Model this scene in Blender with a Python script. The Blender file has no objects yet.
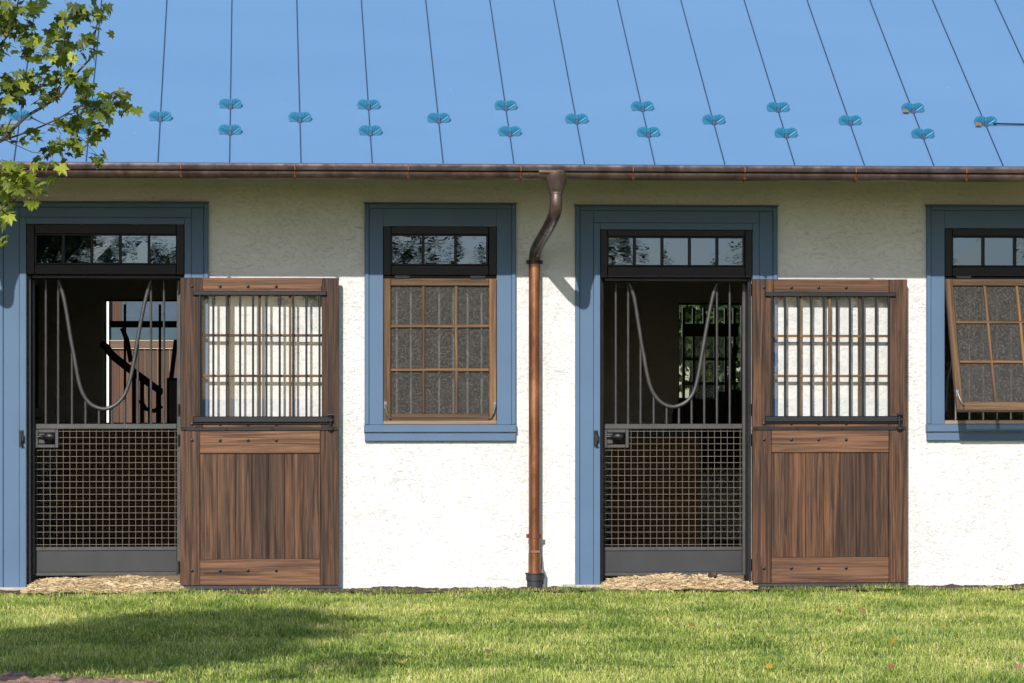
import bpy, bmesh, math, random
import numpy as np
from mathutils import Vector, Matrix
random.seed(7); np.random.seed(7)
S = bpy.context.scene
COL = S.collection
# ------------------------------------------------------------------ camera model
F = 3412.0; DC = 27.2; ZC = 1.6; HOR = 386.0
TH = math.atan(257.0/3412.0)
CT, ST = math.cos(TH), math.sin(TH)
def W(px, py, y=0.0):
    """survey helper: a measured photo position to metres on the vertical plane at depth y"""
    a = (px-512.0)/F
    dx, dy = ST+a*CT, CT-a*ST
    t = (y+DC)/dy
    return t*dx, ZC+(HOR-py)/F*t
def X(px, y=0.0): return W(px, 0, y)[0]
def Z(py, y=0.0, px=512): return W(px, py, y)[1]
def G(px, py, z=0.0):
    a = (px-512.0)/F; t = (ZC-z)*F/(py-HOR)
    return t*(ST+a*CT), t*(CT-a*ST)-DC
cam = bpy.data.cameras.new('camera'); co = bpy.data.objects.new('camera', cam); COL.objects.link(co)
co.location = (0, -DC, ZC); co.rotation_euler = (math.radians(90), 0, -TH)
cam.sensor_width = 36; cam.lens = F*36/1024; cam.clip_end = 2000; cam.clip_start = .5
cam.shift_y = (HOR-341.5)/1024
S.camera = co

# ------------------------------------------------------------------ light
LD = Vector((.28, 1.0, -.57)).normalized()
sun = bpy.data.lights.new('sun', 'SUN'); so = bpy.data.objects.new('sun', sun); COL.objects.link(so)
sun.energy = 3.75; sun.angle = math.radians(.53); sun.color = (1, .965, .91)
so.rotation_euler = LD.to_track_quat('-Z', 'Y').to_euler(); so.location = (-8, -20, 25)
w = bpy.data.worlds.new('World'); S.world = w; w.use_nodes = True
nt = w.node_tree; nt.nodes.clear()
sk = nt.nodes.new('ShaderNodeTexSky'); sk.sky_type = 'NISHITA'; sk.sun_disc = False
sk.sun_elevation = math.asin(-LD.z); sk.sun_rotation = math.atan2(-LD.x, -LD.y)
sk.air_density = 1.0; sk.dust_density = .6; sk.ozone_density = 1.5
bg = nt.nodes.new('ShaderNodeBackground'); bg.inputs[1].default_value = .125
ou = nt.nodes.new('ShaderNodeOutputWorld')
nt.links.new(sk.outputs[0], bg.inputs[0]); nt.links.new(bg.outputs[0], ou.inputs[0])
S.view_settings.view_transform = 'Standard'; S.view_settings.look = 'None'
S.view_settings.exposure = .48; S.view_settings.gamma = 1
S.render.engine = 'CYCLES'
S.cycles.max_bounces = 8; S.cycles.transparent_max_bounces = 12

# ------------------------------------------------------------------ materials
class N:
    def __init__(s, name):
        s.m = bpy.data.materials.new(name); s.m.use_nodes = True; s.t = s.m.node_tree; s.t.nodes.clear()
        s.out = s.t.nodes.new('ShaderNodeOutputMaterial')
    def n(s, typ, inp=None, **kw):
        x = s.t.nodes.new(typ)
        for k, v in kw.items(): setattr(x, k, v)
        for k, v in (inp or {}).items():
            if isinstance(v, bpy.types.NodeSocket): s.t.links.new(v, x.inputs[k])
            else: x.inputs[k].default_value = v
        return x
    def ramp(s, fac, stops):
        r = s.t.nodes.new('ShaderNodeValToRGB'); s.t.links.new(fac, r.inputs[0])
        e = r.color_ramp.elements
        while len(e) < len(stops): e.new(.5)
        for i, (p, c) in enumerate(stops):
            e[i].position = p; e[i].color = (c, c, c, 1) if isinstance(c, (int, float)) else (*c, 1)
        return r.outputs[0]
    def mix(s, fac, a, b, mode='MIX'):
        m = s.t.nodes.new('ShaderNodeMix'); m.data_type = 'RGBA'; m.blend_type = mode
        for sock, v in ((m.inputs['Factor'], fac), (m.inputs[6], a), (m.inputs[7], b)):
            if isinstance(v, bpy.types.NodeSocket): s.t.links.new(v, sock)
            else: sock.default_value = v if isinstance(v, (int, float)) else (*v, 1)
        return m.outputs[2]
    def done(s, sh): s.t.links.new(sh, s.out.inputs[0]); return s.m
    def coord(s, scale=(1, 1, 1), kind='Object', off=None):
        tc = s.n('ShaderNodeTexCoord'); v = tc.outputs[kind]
        if off is not None:
            a = s.n('ShaderNodeVectorMath', {0: v, 1: off}, operation='ADD'); v = a.outputs[0]
        mp = s.n('ShaderNodeMapping', {'Vector': v, 'Scale': scale}); return mp.outputs[0]
    def noise(s, vec, scale, detail=4, rough=.55, dist=0):
        return s.n('ShaderNodeTexNoise', {'Vector': vec, 'Scale': scale, 'Detail': detail, 'Roughness': rough, 'Distortion': dist}).outputs[0]
    def rnd(s):
        a = s.n('ShaderNodeAttribute', attribute_name='rnd'); return a.outputs['Fac']
    def bsdf(s, col, rough=.5, metal=0, bump=None, bs=.3, bd=.01, **kw):
        inp = {'Base Color': col if isinstance(col, bpy.types.NodeSocket) else (*col, 1), 'Roughness': rough, 'Metallic': metal}
        if bump is not None:
            b = s.n('ShaderNodeBump', {'Height': bump, 'Strength': bs, 'Distance': bd}); inp['Normal'] = b.outputs[0]
        inp.update(kw)
        return s.n('ShaderNodeBsdfPrincipled', inp).outputs[0]

def m_plain(name, c, rough=.5, metal=0, var=.12, sc=6, bump=.1, **kw):
    s = N(name); v = s.coord()
    n1 = s.noise(v, sc); n2 = s.noise(v, sc*12, 3)
    d = tuple(x*(1-var) for x in c); l = tuple(min(1, x*(1+var)) for x in c)
    col = s.ramp(n1, [(.3, d), (.7, l)])
    return s.done(s.bsdf(col, rough, metal, n2, bump, .004, **kw))

def m_stucco():
    s = N('stucco'); v = s.coord()
    big = s.noise(v, 1.3, 4); mid = s.noise(v, 9, 6, .6, 1.2)
    vo = s.n('ShaderNodeTexVoronoi', {'Vector': s.coord((1, 1, 1.8)), 'Scale': 3.0, 'Randomness': 1.0}, feature='F1')
    wv = s.noise(s.coord((3.2, 3, 9)), 1.6, 5, .6, 2.5)
    scr = s.ramp(wv, [(.492, 0), (.5, 1), (.508, 0)])
    col = s.mix(s.ramp(big, [(.3, 0), (.7, 1)]), (.57, .558, .545), (.64, .627, .613))
    st = s.ramp(s.noise(s.coord((1, 1, .12)), 5, 5, .7), [(.55, 0), (.8, .35)])
    col = s.mix(st, col, (.60, .57, .50))
    spk = s.ramp(s.noise(v, 55, 2), [(.72, 0), (.76, .6)])
    col = s.mix(spk, col, (.45, .42, .36))
    msk = s.ramp(s.noise(s.coord(), 3.1, 3, .6), [(.47, 0), (.6, 1)])
    pits = s.ramp(s.noise(s.coord((1.2, 1, 2.2)), 16, 5, .75, 1.0), [(.60, 0), (.70, 1)])
    cavity_shade = s.n('ShaderNodeMath', {0: s.n('ShaderNodeMath', {0: scr, 1: pits}, operation='MAXIMUM').outputs[0], 1: msk}, operation='MULTIPLY').outputs[0]
    col = s.mix(cavity_shade, col, (.40, .38, .35))  # worn scratches and pits, their cavity shade put into the colour
    h = s.n('ShaderNodeMath', {0: mid, 1: s.n('ShaderNodeMath', {0: scr, 1: -.35}, operation='MULTIPLY').outputs[0]}, operation='ADD').outputs[0]
    h2 = s.n('ShaderNodeMath', {0: h, 1: s.n('ShaderNodeMath', {0: vo.outputs[0], 1: .5}, operation='MULTIPLY').outputs[0]}, operation='ADD').outputs[0]
    return s.done(s.bsdf(col, .9, 0, h2, .62, .012))

def m_wood(name, axis, dark=(.013, .007, .005), mid=(.068, .034, .021), light=(.20, .096, .048), rough=.55, knots=True):
    s = N(name); r = s.rnd()
    off = s.n('ShaderNodeCombineXYZ', {'X': s.n('ShaderNodeMath', {0: r, 1: 37.0}, operation='MULTIPLY').outputs[0],
                                       'Y': s.n('ShaderNodeMath', {0: r, 1: 11.0}, operation='MULTIPLY').outputs[0],
                                       'Z': s.n('ShaderNodeMath', {0: r, 1: 23.0}, operation='MULTIPLY').outputs[0]}).outputs[0]
    k = .032
    sc = (1, 1, k) if axis == 'z' else (k, 1, 1)
    v = s.coord(sc, off=off); v2 = s.coord(tuple(c if c < 1 else 5.0 for c in sc), off=off)
    warp = s.noise(v, 5, 2, .5, .5)
    vw = s.n('ShaderNodeVectorMath', {0: v, 1: s.n('ShaderNodeVectorMath', {0: s.n('ShaderNodeTexNoise', {'Vector': v, 'Scale': 4.0, 'Detail': 2.0}).outputs[1], 'Scale': .09}, operation='SCALE').outputs[0]}, operation='ADD').outputs[0]
    wave = s.n('ShaderNodeTexNoise', {'Vector': vw, 'Scale': 42.0, 'Detail': 6.0, 'Roughness': .66, 'Distortion': .6}).outputs[0]
    fine = s.noise(v2, 60, 3, .6)
    col = s.ramp(wave, [(.33, dark), (.46, mid), (.55, tuple((a+b)/2 for a, b in zip(mid, light))), (.69, light)])
    col = s.mix(s.ramp(fine, [(.4, .45), (.62, 0)]), col, dark)
    tint = s.ramp(r, [(0, (.50, .50, .54)), (.35, (1.0, .97, .93)), (.6, (.72, .70, .72)), (1, (1.2, 1.08, .98))])
    col = s.mix(1.0, col, tint, 'MULTIPLY')
    grey = s.ramp(s.noise(s.coord((1.5, 1, 1)), 3, 4), [(.5, 0), (.8, .08)])
    col = s.mix(grey, col, (.085, .066, .058))
    return s.done(s.bsdf(col, rough, 0, fine, .25, .003, **{'Specular IOR Level': .25}))

def m_copper(name, c1, c2, c3, rough=.34):
    s = N(name); n = s.noise(s.coord((1, 1, .35)), 6, 5, .65, .8)
    col = s.ramp(n, [(.3, c1), (.5, c2), (.72, c3)])
    rg = s.ramp(s.noise(s.coord(), 14, 3), [(.3, rough-.08), (.7, rough+.14)])
    return s.done(s.bsdf(col, .4, .75, s.noise(s.coord(), 30, 3), .08, .004, **{'Roughness': rg}))

def m_roof():
    s = N('blue_roof_metal'); v = s.coord()
    n = s.noise(s.coord((.25, .8, .8)), .8, 3)
    col = s.ramp(n, [(.3, (.128, .250, .43)), (.7, (.144, .270, .455))])
    sp = s.ramp(s.noise(s.coord(), 26, 2, .4), [(.80, 0), (.83, .5)])
    col = s.mix(sp, col, (.55, .6, .65))
    oil = s.noise(s.coord((1.8, .5, .5)), 1.1, 2)
    return s.done(s.bsdf(col, .32, .15, oil, .12, .03))

def m_glass(name, refl=.14, tint=(.9, .93, .95), wav=.0, rough=0.0, gc=(1, 1, 1)):
    s = N(name)
    nrm = {}
    if wav:
        b = s.n('ShaderNodeBump', {'Height': s.noise(s.coord((1, 1, 2.6)), 7, 3, .55, .6), 'Strength': wav, 'Distance': .01}); nrm = {'Normal': b.outputs[0]}
    tr = s.n('ShaderNodeBsdfTransparent', {'Color': (*tint, 1)})
    gl = s.n('ShaderNodeBsdfGlossy', {'Color': (*gc, 1), 'Roughness': rough, **nrm})
    mx = s.n('ShaderNodeMixShader', {0: refl, 1: tr.outputs[0], 2: gl.outputs[0]})
    return s.done(mx.outputs[0])

def m_screen():   # dusty speckled pane of the wooden sash
    s = N('dusty_pane'); v = s.coord()
    n = s.n('ShaderNodeTexVoronoi', {'Vector': v, 'Scale': 115.0, 'Randomness': 1.0}).outputs['Color']; n2 = s.noise(s.coord((1, 1, .3)), 10, 3)
    a = s.ramp(n, [(.30, (.005, .0045, .004)), (.6, (.03, .026, .021)), (.88, (.095, .082, .064))])
    col = s.mix(s.ramp(n2, [(.4, 0), (.8, .3)]), a, (.04, .038, .032))
    d = s.bsdf(col, .5)
    tr = s.n('ShaderNodeBsdfTransparent', {'Color': (.9, .9, .9, 1)})
    mx = s.n('ShaderNodeMixShader', {0: .70, 1: tr.outputs[0], 2: d})
    return s.done(mx.outputs[0])

def m_leaf(name, c1, c2, c3, tr=.4):
    s = N(name); r = s.rnd()
    col = s.ramp(r, [(0, c1), (.5, c2), (1, c3)])
    d = s.bsdf(col, .45)
    t = s.n('ShaderNodeBsdfTranslucent', {'Color': s.mix(1.0, col, (1.3, 1.4, .7), 'MULTIPLY')})
    return s.done(s.n('ShaderNodeMixShader', {0: tr, 1: d, 2: t.outputs[0]}).outputs[0])

def m_grass():
    s = N('grass_blades'); r = s.rnd()
    col = s.ramp(r, [(0, (.055, .095, .015)), (.3, (.19, .26, .042)), (.6, (.37, .42, .095)), (.88, (.52, .51, .21)), (1, (.66, .56, .33))])
    pt = s.ramp(s.noise(s.coord((.8, .45, 1)), 2.3, 5, .65), [(.36, (.58, .74, .52)), (.5, (1.12, 1.15, 1.0)), (.64, (1.65, 1.45, 1.55))])
    col = s.mix(1.0, col, pt, 'MULTIPLY')
    d = s.bsdf(col, .5, **{'Specular IOR Level': .3})
    t = s.n('ShaderNodeBsdfTranslucent', {'Color': col})
    return s.done(s.n('ShaderNodeMixShader', {0: .3, 1: d, 2: t.outputs[0]}).outputs[0])

def m_ground(name, c1, c2, c3, sc=8, bump=.5, bd=.02):
    s = N(name); v = s.coord()
    n = s.noise(v, sc, 7, .65); n2 = s.noise(v, sc*.12, 3)
    col = s.ramp(n, [(.3, c1), (.5, c2), (.72, c3)])
    col = s.mix(s.ramp(n2, [(.35, 0), (.7, .4)]), col, c1)
    return s.done(s.bsdf(col, .95, 0, n, bump, bd))

M = {}
M['stucco'] = m_stucco()
M['blue'] = m_plain('blue_painted_wood', (.084, .138, .222), .5, 0, .05, 2.5, .08, **{'Specular IOR Level': .2})
M['woodz'] = m_wood('brown_wood_upright', 'z'); M['woodx'] = m_wood('brown_wood_level', 'x', (.03, .016, .010), (.12, .058, .033), (.27, .135, .07))
M['sashz'] = m_wood('sash_wood_upright', 'z', (.05, .028, .014), (.13, .072, .034), (.24, .145, .07)); M['sashx'] = m_wood('sash_wood_level', 'x', (.05, .028, .014), (.13, .072, .034), (.24, .145, .07))
M['iron'] = m_plain('black_iron', (.014, .014, .017), .42, .35, .2, 12, .2)
M['gate'] = m_plain('grey_gate_steel', (.060, .058, .057), .45, .3, .2, 12, .15)
M['plate'] = m_plain('dark_gate_plate', (.027, .027, .031), .5, .1, .15, 5, .1)
M['wire'] = m_plain('dusty_wire', (.22, .19, .15), .6, .2, .25, 20, .1)
M['frame'] = m_plain('aubergine_painted_frame', (.0075, .0052, .0085), .35, 0, .1, 4, .1, **{'Specular IOR Level': .2})
M['copper'] = m_copper('aged_copper', (.07, .047, .042), (.13, .090, .078), (.21, .155, .13))
M['copper_pipe'] = m_copper('brown_copper_pipe', (.13, .05, .026), (.23, .09, .045), (.38, .165, .085))
M['copper_bright'] = m_copper('worn_copper', (.16, .09, .065), (.23, .135, .10), (.32, .2, .14), .4)
M['roof'] = m_roof()
M['seam'] = m_plain('shaded_seam_metal', (.022, .045, .10), .5, .1)  # seam shadow put into the colour, much darker than the roof
M['cyan'] = m_plain('cyan_painted_casting', (.006, .13, .245), .4, .1, .1, 20, .2)
M['glass'] = m_glass('wavy_window_glass', .17, (.12, .13, .15), .012, gc=(.36, .52, .86))
M['dglass'] = m_glass('door_glass', .035, (.97, .98, .98))
M['screen'] = m_screen()
M['rubber'] = m_plain('black_rubber', (.022, .022, .024), .6)
M['soffit'] = m_wood('soffit_boards', 'x', (.6, .32, .02), (.74, .42, .03), (.82, .5, .05), .6)  # unseen from the camera; strong yellow chosen so its bounce warms the wall
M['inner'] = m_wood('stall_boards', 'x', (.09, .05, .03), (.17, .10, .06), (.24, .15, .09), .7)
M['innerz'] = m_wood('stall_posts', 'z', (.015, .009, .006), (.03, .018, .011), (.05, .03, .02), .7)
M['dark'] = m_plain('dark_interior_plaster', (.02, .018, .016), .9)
M['shavings'] = m_ground('wood_shavings', (.18, .12, .065), (.44, .31, .17), (.62, .49, .32), 45, .8, .02)
M['straw'] = m_leaf('straw_strands', (.28, .18, .09), (.56, .42, .24), (.80, .66, .47), .15)
M['soil'] = m_ground('brown_soil', (.03, .018, .012), (.075, .045, .03), (.17, .11, .08), 22, .9, .03)
M['mulch'] = m_ground('reddish_mulch', (.14, .07, .045), (.38, .22, .15), (.62, .44, .33), 30, 1, .04)
M['concrete'] = m_ground('pale_concrete', (.3, .26, .21), (.4, .36, .3), (.5, .45, .38), 14, .4, .01)
M['lawn'] = m_ground('lawn_ground', (.05, .075, .02), (.10, .14, .035), (.17, .19, .06), 14, .8, .04)
M['grass'] = m_grass()
M['maple'] = m_leaf('maple_leaves', (.035, .055, .008), (.12, .16, .018), (.36, .39, .05), .30)
M['far_leaf'] = m_leaf('tree_leaves', (.02, .045, .012), (.05, .09, .02), (.11, .15, .035), .3)
M['bark'] = m_plain('bark', (.10, .075, .055), .9, 0, .4, 9, .9)
M['bark_dark'] = m_plain('dark_bark', (.045, .035, .03), .9, 0, .4, 9, .9)
M['teal'] = m_plain('teal_paint', (.025, .06, .085), .5)
M['siding'] = m_wood('barn_siding', 'z', (.07, .038, .026), (.11, .06, .04), (.15, .085, .058), .7)
M['ledge'] = m_wood('barn_ledge', 'x', (.14, .08, .055), (.19, .115, .08), (.24, .15, .11), .7)
M['white'] = m_plain('white_paint', (.75, .74, .7), .5)
M['fallen'] = m_leaf('fallen_yellow', (.30, .20, .02), (.42, .30, .03), (.55, .42, .08), .25)
M['fallen_brown'] = m_leaf('fallen_brown', (.12, .06, .02), (.24, .12, .035), (.34, .19, .06), .1)
M['pale'] = m_wood('pale_sill_wood', 'x', (.22, .15, .09), (.34, .25, .165), (.42, .32, .22))
M['dusty'] = m_glass('dusty_back_glass', .16, (.8, .82, .8), rough=.4)
M['bluegrey'] = m_plain('grey_blue_glass', (.06, .085, .12), .3)
M['galv'] = m_plain('grey_steel', (.2, .2, .2), .45, .6)

# ------------------------------------------------------------------ mesh helpers
class MB:
    def __init__(s): s.v = []; s.f = []; s.r = []; s.mi = []
    def add(s, vs, fs, r=None, mi=0):
        o = len(s.v); s.v += [tuple(p) for p in vs]; s.f += [[i+o for i in f] for f in fs]
        r = random.random() if r is None else r
        s.r += [r]*len(fs); s.mi += [mi]*len(fs)
    def box(s, x0, x1, y0, y1, z0, z1, r=None, c=0, mi=0, rot=None):
        if x0 > x1: x0, x1 = x1, x0
        if y0 > y1: y0, y1 = y1, y0
        if z0 > z1: z0, z1 = z1, z0
        if c <= 0:
            vs = [(x0, y0, z0), (x1, y0, z0), (x1, y1, z0), (x0, y1, z0), (x0, y0, z1), (x1, y0, z1), (x1, y1, z1), (x0, y1, z1)]
            fs = [(3, 2, 1, 0), (4, 5, 6, 7), (0, 1, 5, 4), (1, 2, 6, 5), (2, 3, 7, 6), (3, 0, 4, 7)]
        else:                                           # front edges chamfered
            vs = [(x0+c, y0, z0+c), (x1-c, y0, z0+c), (x1-c, y0, z1-c), (x0+c, y0, z1-c),
                  (x0, y0+c, z0), (x1, y0+c, z0), (x1, y0+c, z1), (x0, y0+c, z1),
                  (x0, y1, z0), (x1, y1, z0), (x1, y1, z1), (x0, y1, z1)]
            fs = [(0, 1, 2, 3), (4, 5, 1, 0), (5, 6, 2, 1), (6, 7, 3, 2), (7, 4, 0, 3),
                  (8, 9, 5, 4), (9, 10, 6, 5), (10, 11, 7, 6), (11, 8, 4, 7), (9, 8, 11, 10)]
        if rot is not None: vs = [tuple(rot @ Vector(p)) for p in vs]
        s.add(vs, fs, r, mi)
    def tube(s, pts, rad, n=10, cap=True, r=None, mi=0):
        pts = [Vector(p) for p in pts]; k = len(pts)
        rad = [rad]*k if isinstance(rad, (int, float)) else rad
        T = []
        for i in range(k):
            t = (pts[min(i+1, k-1)]-pts[max(i-1, 0)]).normalized(); T.append(t)
        u = T[0].orthogonal().normalized(); vs = []; fs = []
        for i in range(k):
            u = (u-T[i]*u.dot(T[i])).normalized(); b = T[i].cross(u)
            for j in range(n):
                a = 2*math.pi*j/n; vs.append(pts[i]+(u*math.cos(a)+b*math.sin(a))*rad[i])
        for i in range(k-1):
            for j in range(n):
                fs.append((i*n+j, i*n+(j+1) % n, (i+1)*n+(j+1) % n, (i+1)*n+j))
        if cap: fs.append(tuple(range(n))[::-1]); fs.append(tuple((k-1)*n+j for j in range(n)))
        s.add(vs, fs, r, mi)
    def build(s, name, mats, parent=None, smooth=False, loc=None):
        me = bpy.data.meshes.new(name); me.from_pydata(s.v, [], s.f); me.update()
        a = me.attributes.new('rnd', 'FLOAT', 'FACE'); a.data.foreach_set('value', s.r)
        for m in (mats if isinstance(mats, (list, tuple)) else [mats]): me.materials.append(M[m])
        me.polygons.foreach_set('material_index', s.mi)
        if smooth:
            me.polygons.foreach_set('use_smooth', [True]*len(me.polygons))
            me.set_sharp_from_angle(angle=math.radians(40))
        o = bpy.data.objects.new(name, me); COL.objects.link(o)
        if parent: o.parent = parent
        if loc: o.location = loc
        return o
def np_obj(name, V, Fq, R, mat, parent=None, smooth=False):
    """V (n,3), Fq list of arrays of equal-size faces, R per-face value"""
    me = bpy.data.meshes.new(name)
    loops = np.concatenate([f.ravel() for f in Fq]); tot = np.concatenate([np.full(len(f), f.shape[1]) for f in Fq])
    st = np.concatenate([[0], np.cumsum(tot)[:-1]])
    me.vertices.add(len(V)); me.vertices.foreach_set('co', V.astype(np.float32).ravel())
    me.loops.add(len(loops)); me.loops.foreach_set('vertex_index', loops.astype(np.int32))
    me.polygons.add(len(tot)); me.polygons.foreach_set('loop_start', st.astype(np.int32)); me.polygons.foreach_set('loop_total', tot.astype(np.int32))
    me.update(calc_edges=True)
    a = me.attributes.new('rnd', 'FLOAT', 'FACE'); a.data.foreach_set('value', R.astype(np.float32))
    me.materials.append(M[mat]); 
    o = bpy.data.objects.new(name, me); COL.objects.link(o)
    if parent: o.parent = parent
    return o
def empty(name, loc=(0, 0, 0), parent=None):
    o = bpy.data.objects.new(name, None); COL.objects.link(o); o.location = loc; o.empty_display_size = .2
    if parent: o.parent = parent
    return o
def tag(o, label=None, cat=None, group=None, kind=None):
    if label: o['label'] = label
    if cat: o['category'] = cat
    if group: o['group'] = group
    if kind: o['kind'] = kind
    return o
def one(name, mat, parent, smooth=False, **k):
    b = MB(); b.box(**k); return b.build(name, mat, parent, smooth)

# ------------------------------------------------------------------ stable building
stable = empty('stable_building'); tag(stable, 'white stucco stable with blue metal roof, brown dutch doors and barred stall gates', 'building')
XL, XR, DEP = -9.0, 13.0, 8.0
EY = -1.19; EZ = Z(163.9, EY); SL = math.tan(math.radians(30.0)); RY = DEP/2; RZ = EZ+(RY-EY)*SL
WT = .26
DOORS = [dict(x0=X(26.5), x1=X(184.5), cx0=X(-1), cx1=X(208.5), head=Z(204.5), top=Z(226)),
         dict(x0=X(600), x1=X(752), cx0=X(575), cx1=X(777), head=Z(206.5, px=676), top=Z(230, px=676))]
WINS = [dict(cx0=X(364.5), cx1=X(515.7), head=Z(204.5), bot=Z(441), fx0=X(383), fx1=X(496.6), ft=Z(227), fb=Z(424)),
        dict(cx0=X(926), cx1=X(926)+(X(515.7)-X(364.5)), head=Z(204.5), bot=Z(441), fx0=X(926)+X(383)-X(364.5), fx1=X(926)+X(496.6)-X(364.5), ft=Z(227), fb=Z(424))]
ops = [(d['x0'], d['x1'], 0.0, d['top']) for d in DOORS]+[(q['fx0'], q['fx1'], q['fb'], q['ft']) for q in WINS]
def sheet_wall(b, x0, x1, z0, z1, y0, y1, ops):
    xs = sorted({x0, x1, *[o[0] for o in ops], *[o[1] for o in ops]}); zs = sorted({z0, z1, *[o[2] for o in ops], *[o[3] for o in ops]})
    def sol(i, j):
        if i < 0 or j < 0 or i >= len(xs)-1 or j >= len(zs)-1: return False
        cx, cz = (xs[i]+xs[i+1])/2, (zs[j]+zs[j+1])/2
        return not any(o[0] < cx < o[1] and o[2] < cz < o[3] for o in ops)
    for i in range(len(xs)-1):
        for j in range(len(zs)-1):
            if not sol(i, j): continue
            a, c, e, g = xs[i], xs[i+1], zs[j], zs[j+1]
            b.add([(a, y0, e), (c, y0, e), (c, y0, g), (a, y0, g)], [(0, 1, 2, 3)])
            b.add([(a, y1, e), (c, y1, e), (c, y1, g), (a, y1, g)], [(3, 2, 1, 0)])
            if not sol(i-1, j): b.add([(a, y0, e), (a, y1, e), (a, y1, g), (a, y0, g)], [(3, 2, 1, 0)])
            if not sol(i+1, j): b.add([(c, y0, e), (c, y1, e), (c, y1, g), (c, y0, g)], [(0, 1, 2, 3)])
            if not sol(i, j-1): b.add([(a, y0, e), (c, y0, e), (c, y1, e), (a, y1, e)], [(3, 2, 1, 0)])
            if not sol(i, j+1): b.add([(a, y0, g), (c, y0, g), (c, y1, g), (a, y1, g)], [(0, 1, 2, 3)])
WZ = EZ-EY*SL-.10
b = MB(); sheet_wall(b, XL, XR, -.3, WZ, 0, WT, [(o[0], o[1], max(o[2], -.3) if o[2] > 0 else .0, o[3]) for o in ops])
b.build('wall', 'stucco', stable)
# side walls with gables, back wall with openings
BX = DEP
LO = (X(105, BX), X(182, BX), .0, Z(300.5, BX)); RO = (X(675.5, BX), X(741, BX), Z(408, BX), Z(303, BX))
b = MB(); sheet_wall(b, XL, XR, -.3, WZ, DEP-WT, DEP, [LO, RO]); b.build('wall', 'stucco', stable)
for xa, xb in ((XL, XL+WT), (XR-WT, XR)):
    b = MB(); pr = [(WT, -.3), (DEP-WT, -.3), (DEP-WT, WZ), (RY, RZ-.12), (WT, WZ)]
    vs = [(xa, y, z) for y, z in pr]+[(xb, y, z) for y, z in pr]; n = 5
    b.add(vs, [tuple(range(n)), tuple(range(n, 2*n))[::-1]]+[(i, i+n, (i+1) % n+n, (i+1) % n) for i in range(n)]); b.build('wall', 'stucco', stable)
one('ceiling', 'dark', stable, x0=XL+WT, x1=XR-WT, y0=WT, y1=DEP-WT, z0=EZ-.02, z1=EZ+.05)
one('stall_floor', 'shavings', stable, x0=XL+WT, x1=XR-WT, y0=WT-.0, y1=DEP-WT, z0=-.2, z1=.012)

# roof
def roof_pt(x, s, up=0.0):      # s metres up the front slope from the eave
    c, n = math.cos(math.radians(30)), math.sin(math.radians(30))
    return (x, EY+s*c-up*n, EZ+s*n+up*c)
SLEN = (RY-EY)/math.cos(math.radians(30))
b = MB(); t = .05
for sgn in (0, 1):
    def my(y): return y if sgn == 0 else DEP-y
    vs = [(XL-.4, my(EY), EZ), (XR+.4, my(EY), EZ), (XR+.4, my(RY), RZ), (XL-.4, my(RY), RZ)]
    vl = [(x, y, z-t) for x, y, z in vs]
    b.add(vs+vl, [(0, 1, 2, 3) if not sgn else (3, 2, 1, 0), (7, 6, 5, 4) if not sgn else (4, 5, 6, 7), (0, 4, 5, 1), (1, 5, 6, 2), (3, 7, 4, 0)])
roof = b.build('roof', 'roof', stable)
for sgn in (0, 1):
    b = MB(); n = 7; W0, W1 = EY+.02, -.002
    for k in range(n):
        ya, yb = W0+(W1-W0)*k/n, W0+(W1-W0)*(k+1)/n-.003
        za, zb = EZ-.055+(ya-EY)*SL, EZ-.055+(yb-EY)*SL
        f_ = (lambda q: q) if sgn == 0 else (lambda q: DEP-q)
        vs = [(XL-.38, f_(ya), za), (XR+.38, f_(ya), za), (XR+.38, f_(yb), zb), (XL-.38, f_(yb), zb)]
        vs += [(x_, y_, z_-.02) for x_, y_, z_ in vs]
        b.add(vs, [(0, 1, 2, 3), (7, 6, 5, 4), (0, 4, 5, 1), (1, 5, 6, 2), (2, 6, 7, 3), (3, 7, 4, 0)])
    b.build('soffit', 'soffit', stable)
sx0 = X(229.5, EY); pitch = (X(1003, EY)-sx0)/11.0
seams = []
k0 = int((XL-sx0)/pitch)-0; k1 = int((XR-sx0)/pitch)
def seam_mesh():
    b = MB(); c, n = math.cos(math.radians(30)), math.sin(math.radians(30))
    L = SLEN
    def q(x, s, up): return (x, s*c-up*n, s*n+up*c)
    vs = [q(-.0035, 0, 0), q(.0035, 0, 0), q(.0035, 0, .008), q(-.0035, 0, .008), q(-.0035, L, 0), q(.0035, L, 0), q(.0035, L, .008), q(-.0035, L, .008)]
    b.add(vs, [(3, 2, 1, 0), (4, 5, 6, 7), (0, 1, 5, 4), (1, 2, 6, 5), (2, 3, 7, 6), (3, 0, 4, 7)])
    return b
sm = seam_mesh().build('seam', 'seam', roof); first = True
for k in range(k0, k1+1):
    o = sm if first else sm.copy()
    if not first: COL.objects.link(o); o.parent = roof
    o.location = (sx0+k*pitch, EY, EZ+.001); first = False
# ridge cap
b = MB(); b.tube([(XL-.4, RY, RZ+.02), (XR+.4, RY, RZ+.02)], .07, 10); b.build('ridge_cap', 'roof', roof, True)
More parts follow.
